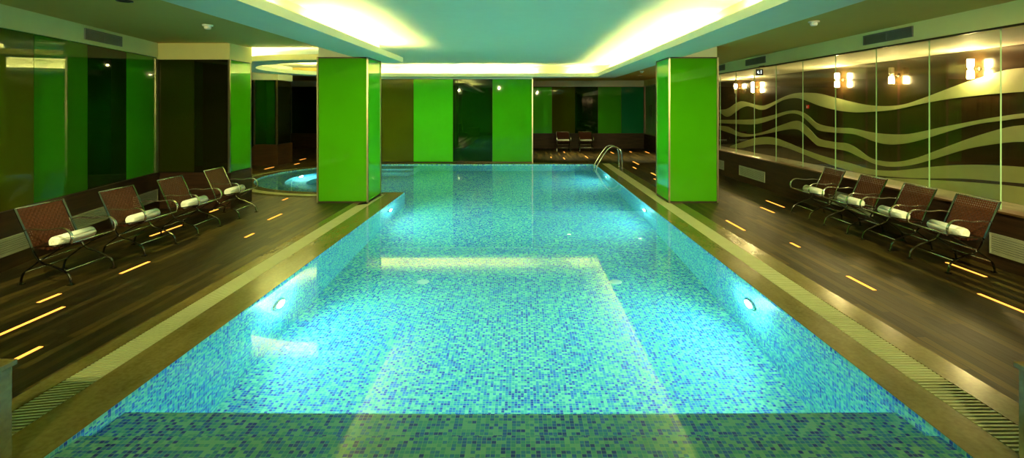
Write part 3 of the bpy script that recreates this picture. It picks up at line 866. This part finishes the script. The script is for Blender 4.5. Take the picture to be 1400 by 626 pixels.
# left base grilles
q = lambda y, d=.052: (LW(y)+d, y)
grille('wall_grille', 'slatted grille low in the left wall cut by the photo edge', 'grille', q(5.75), q(6.67), .18, .40, 1, 0, M['wgrille'], 7, 'slatted grilles low in the walls')
grille('wall_grille', 'slatted grille low in the left wall behind the nearest two chairs', 'grille', q(7.40), q(8.32), .18, .40, 1, 0, M['wgrille'], 7, 'slatted grilles low in the walls')
grille('wall_grille', 'slatted grille low in the left wall behind the third chair', 'grille', q(9.1), q(9.95), .18, .40, 1, 0, M['wgrille'], 7, 'slatted grilles low in the walls')
grille('wall_grille', 'slatted grille low in the right wall under the nearest chair', 'grille', (XW-.002, 5.3), (XW-.002, 6.45), .16, .42, -1, 0, M['wgrille'], 8, 'slatted grilles low in the walls')
grille('wall_grille', 'slatted grille low in the right wall behind the second right chair', 'grille', (XW-.002, 8.6), (XW-.002, 9.8), .16, .42, -1, 0, M['wgrille'], 8, 'slatted grilles low in the walls')
grille('wall_grille', 'pale slatted grille in the right wall just right of the pillar', 'grille', (XW-.002, 12.4), (XW-.002, 13.85), .16, .42, -1, 0, M['wgrille'], 8, 'slatted grilles low in the walls')
grille('wall_grille', 'slatted grille in the right wall half hidden by the right pillar', 'grille', (XW-.002, 14.9), (XW-.002, 16.3), .16, .42, -1, 0, M['wgrille'], 8, 'slatted grilles low in the walls')
# soffit vents
grille('ceiling_vent', 'grey air vent in the fascia above the left glass wall', 'vent', q(7.79, .022), q(8.78, .022), 3.03, 3.20, 1, 0, M['alu'], 8, 'grey air vents above the glass', 2)
grille('ceiling_vent', 'grey air vent in the right fascia above the chair row', 'vent', (XW-.002, 7.72), (XW-.002, 8.83), 3.06, 3.22, -1, 0, M['alu'], 8, 'grey air vents above the glass', 2)
grille('ceiling_vent', 'grey air vent in the right fascia above the exit sign', 'vent', (XW-.002, 12.37), (XW-.002, 13.45), 3.07, 3.23, -1, 0, M['alu'], 8, 'grey air vents above the glass', 2)
grille('ceiling_vent', 'grey air vent in the right fascia touching the right pillar', 'vent', (XW-.002, 14.8), (XW-.002, 15.9), 3.07, 3.23, -1, 0, M['alu'], 8, 'grey air vents above the glass', 2)
# wall light patches need no object; smoke detectors on the low ceilings
def detector(x, y, z, label):
    t = thing('smoke_detector', label, 'smoke detector', (x, y, z), 0, 'white ceiling detectors')
    MB().lathe([(0, 0), (.075, 0), (.075, -.018), (.06, -.026), (0, -.026)], 24).build('mounting_base', M['plastic'], t, True)
    MB().lathe([(.048, -.026), (.050, -.05), (.038, -.068), (0, -.072)], 24).build('sensor_head', M['plastic'], t, True)
detector(-4.77, 7.8, 3.25, 'white smoke detector on the low ceiling over the left deck')
detector(4.35, 7.6, 3.27, 'white smoke detector on the low ceiling over the right deck')
detector(4.3, 18.2, 3.27, 'tiny white smoke detector on the far ceiling left of the right pillar')
t = thing('ceiling_spotlight', 'dark round recessed spotlight in the left ceiling at the photo top edge', 'spotlight', (-4.66, 6.02, 3.25))
MB().lathe([(.055, -.002), (.085, -.002), (.088, -.010), (.06, -.012), (.055, -.004)], 28).build('ring', M['black'], t, True)
MB().lathe([(0, -.003), (.055, -.003)], 28).build('reflector', M['black'], t, True)
# added warm fill lamps behind the camera and over the near and far decks
def fill_lamp(x, y, z, power, label, ang=0, tilt=0, spread=150, col=(1.0, .93, .36)):
    t = thing('added_fill_lamp', label, 'added lamp', (x, y, z), 0, 'added fill lamps')
    MB().lathe([(.09, 0), (.12, 0), (.12, -.012), (.09, -.016)], 28).build('ring', M['chrome'], t, True)
    MB().lathe([(0, -.004), (.09, -.004)], 28).build('diffuser', M['down'], t, True)
    l = bpy.data.lights.new('fill_lamp', 'AREA'); l.shape = 'DISK'; l.size = .06; l.energy = power
    l.color = col; l.spread = math.radians(spread)
    lo = bpy.data.objects.new('bulb', l); C.objects.link(lo); lo.parent = t
    lo.location = (0, 0, -.03); lo.rotation_euler = (tilt, ang, 0)
M['down'] = emit('fill_lamp_diffuser', (1.0, .93, .45), 5)
for x in (-4.6, -1.6, 1.6, 4.6):
    fill_lamp(x, -1.2, 3.25 if abs(x) > 3 else 3.43, 40, 'added unseen fill lamp behind the camera', 0, math.radians(80), 80)
for x, side in ((-4.6, 'left'), (4.6, 'right')):
    fill_lamp(x, 3.6, 3.25 if x < 0 else 3.27, 26, 'added unseen fill lamp over the nearer %s deck' % side, 0, math.radians(56), 85)
for x, y in ((2.0, 21.2), (4.8, 20.6)):
    fill_lamp(x, y, 3.25 if x < 3 else 3.27, 32, 'added unseen fill lamp in the far ceiling before the ' + ('two distant chairs' if x < 3 else 'right wall glass panels'), 0, 0, 75)
# hanging exit sign
t = thing('exit_sign', 'small black box sign with pale running figure under the right fascia', 'sign', (XW-.10, 12.45, 2.84))
MB().box(-.10, .06, -.03, .03, -.075, .075).build('sign_box', M['black'], t, bevel=.004)
MB().tube([(-.02, 0, .075), (-.02, 0, .15), (.14, 0, .16)], .006).build('bracket', M['black'], t)
m = MB(); m.box(-.085, -.06, -.034, -.031, -.02, .01); m.box(-.065, -.035, -.034, -.031, -.035, -.005); m.box(-.075, -.05, -.034, -.031, .012, .03)
m.box(0, .018, -.034, -.031, -.04, .045); m.build('figure', M['signmark'], t)
t = thing('red_wall_box', 'small red box on the dark wall between the wave bands', 'alarm', (XB, 16.4, 2.0))
MB().box(-.035, 0, -.055, .055, -.055, .055).build('housing', M['red'], t, bevel=.005)  # small red box with a pale front plate
MB().box(-.038, -.034, -.03, .03, -.03, .03).build('pale_plate', M['plastic'], t)

# stone pedestals flanking the steps
def pedestal(x0, x1, h, label):
    t = thing('stone_pedestal', label, 'pedestal', ((x0+x1)/2, 2.2, 0))
    w_ = (x1-x0)/2
    MB().box(-w_, w_, -.68, .68, 0, h-.03).build('body', M['stone'], t, bevel=.004)
    MB().box(-w_-.012, w_+.012, -.70, .70, h-.03, h).build('cap', M['stone'], t, bevel=.004)
pedestal(-3.55, -2.86, .575, 'low travertine pedestal in the lower left corner beside the grating')
pedestal(2.80, 3.5, .56, 'low travertine pedestal in the lower right corner beside the grating')

# ------------------------------------------------------------------ world, camera, view
w = bpy.data.worlds.new('world'); S.world = w; w.use_nodes = True
w.node_tree.nodes['Background'].inputs[0].default_value = (.3, .4, .2, 1)
w.node_tree.nodes['Background'].inputs[1].default_value = .02
cam = bpy.data.cameras.new('camera'); co = bpy.data.objects.new('camera', cam); C.objects.link(co)
co.location = (0, 0, 2.0); co.rotation_euler = (PI/2, 0, 0)
cam.sensor_width = 36; cam.lens = 18.0; cam.shift_x = -12/1400; cam.shift_y = -167/1400
cam.clip_end = 200
S.camera = co
S.view_settings.view_transform = 'Standard'; S.view_settings.look = 'None'
S.view_settings.exposure = 0.7; S.view_settings.gamma = 1; S.view_settings.use_curve_mapping = False
cy = S.cycles
cy.max_bounces = 12; cy.diffuse_bounces = 5; cy.glossy_bounces = 5; cy.transmission_bounces = 8; cy.transparent_max_bounces = 12
cy.sample_clamp_indirect = 6; cy.caustics_refractive = True; cy.caustics_reflective = False
cy.use_denoising = True
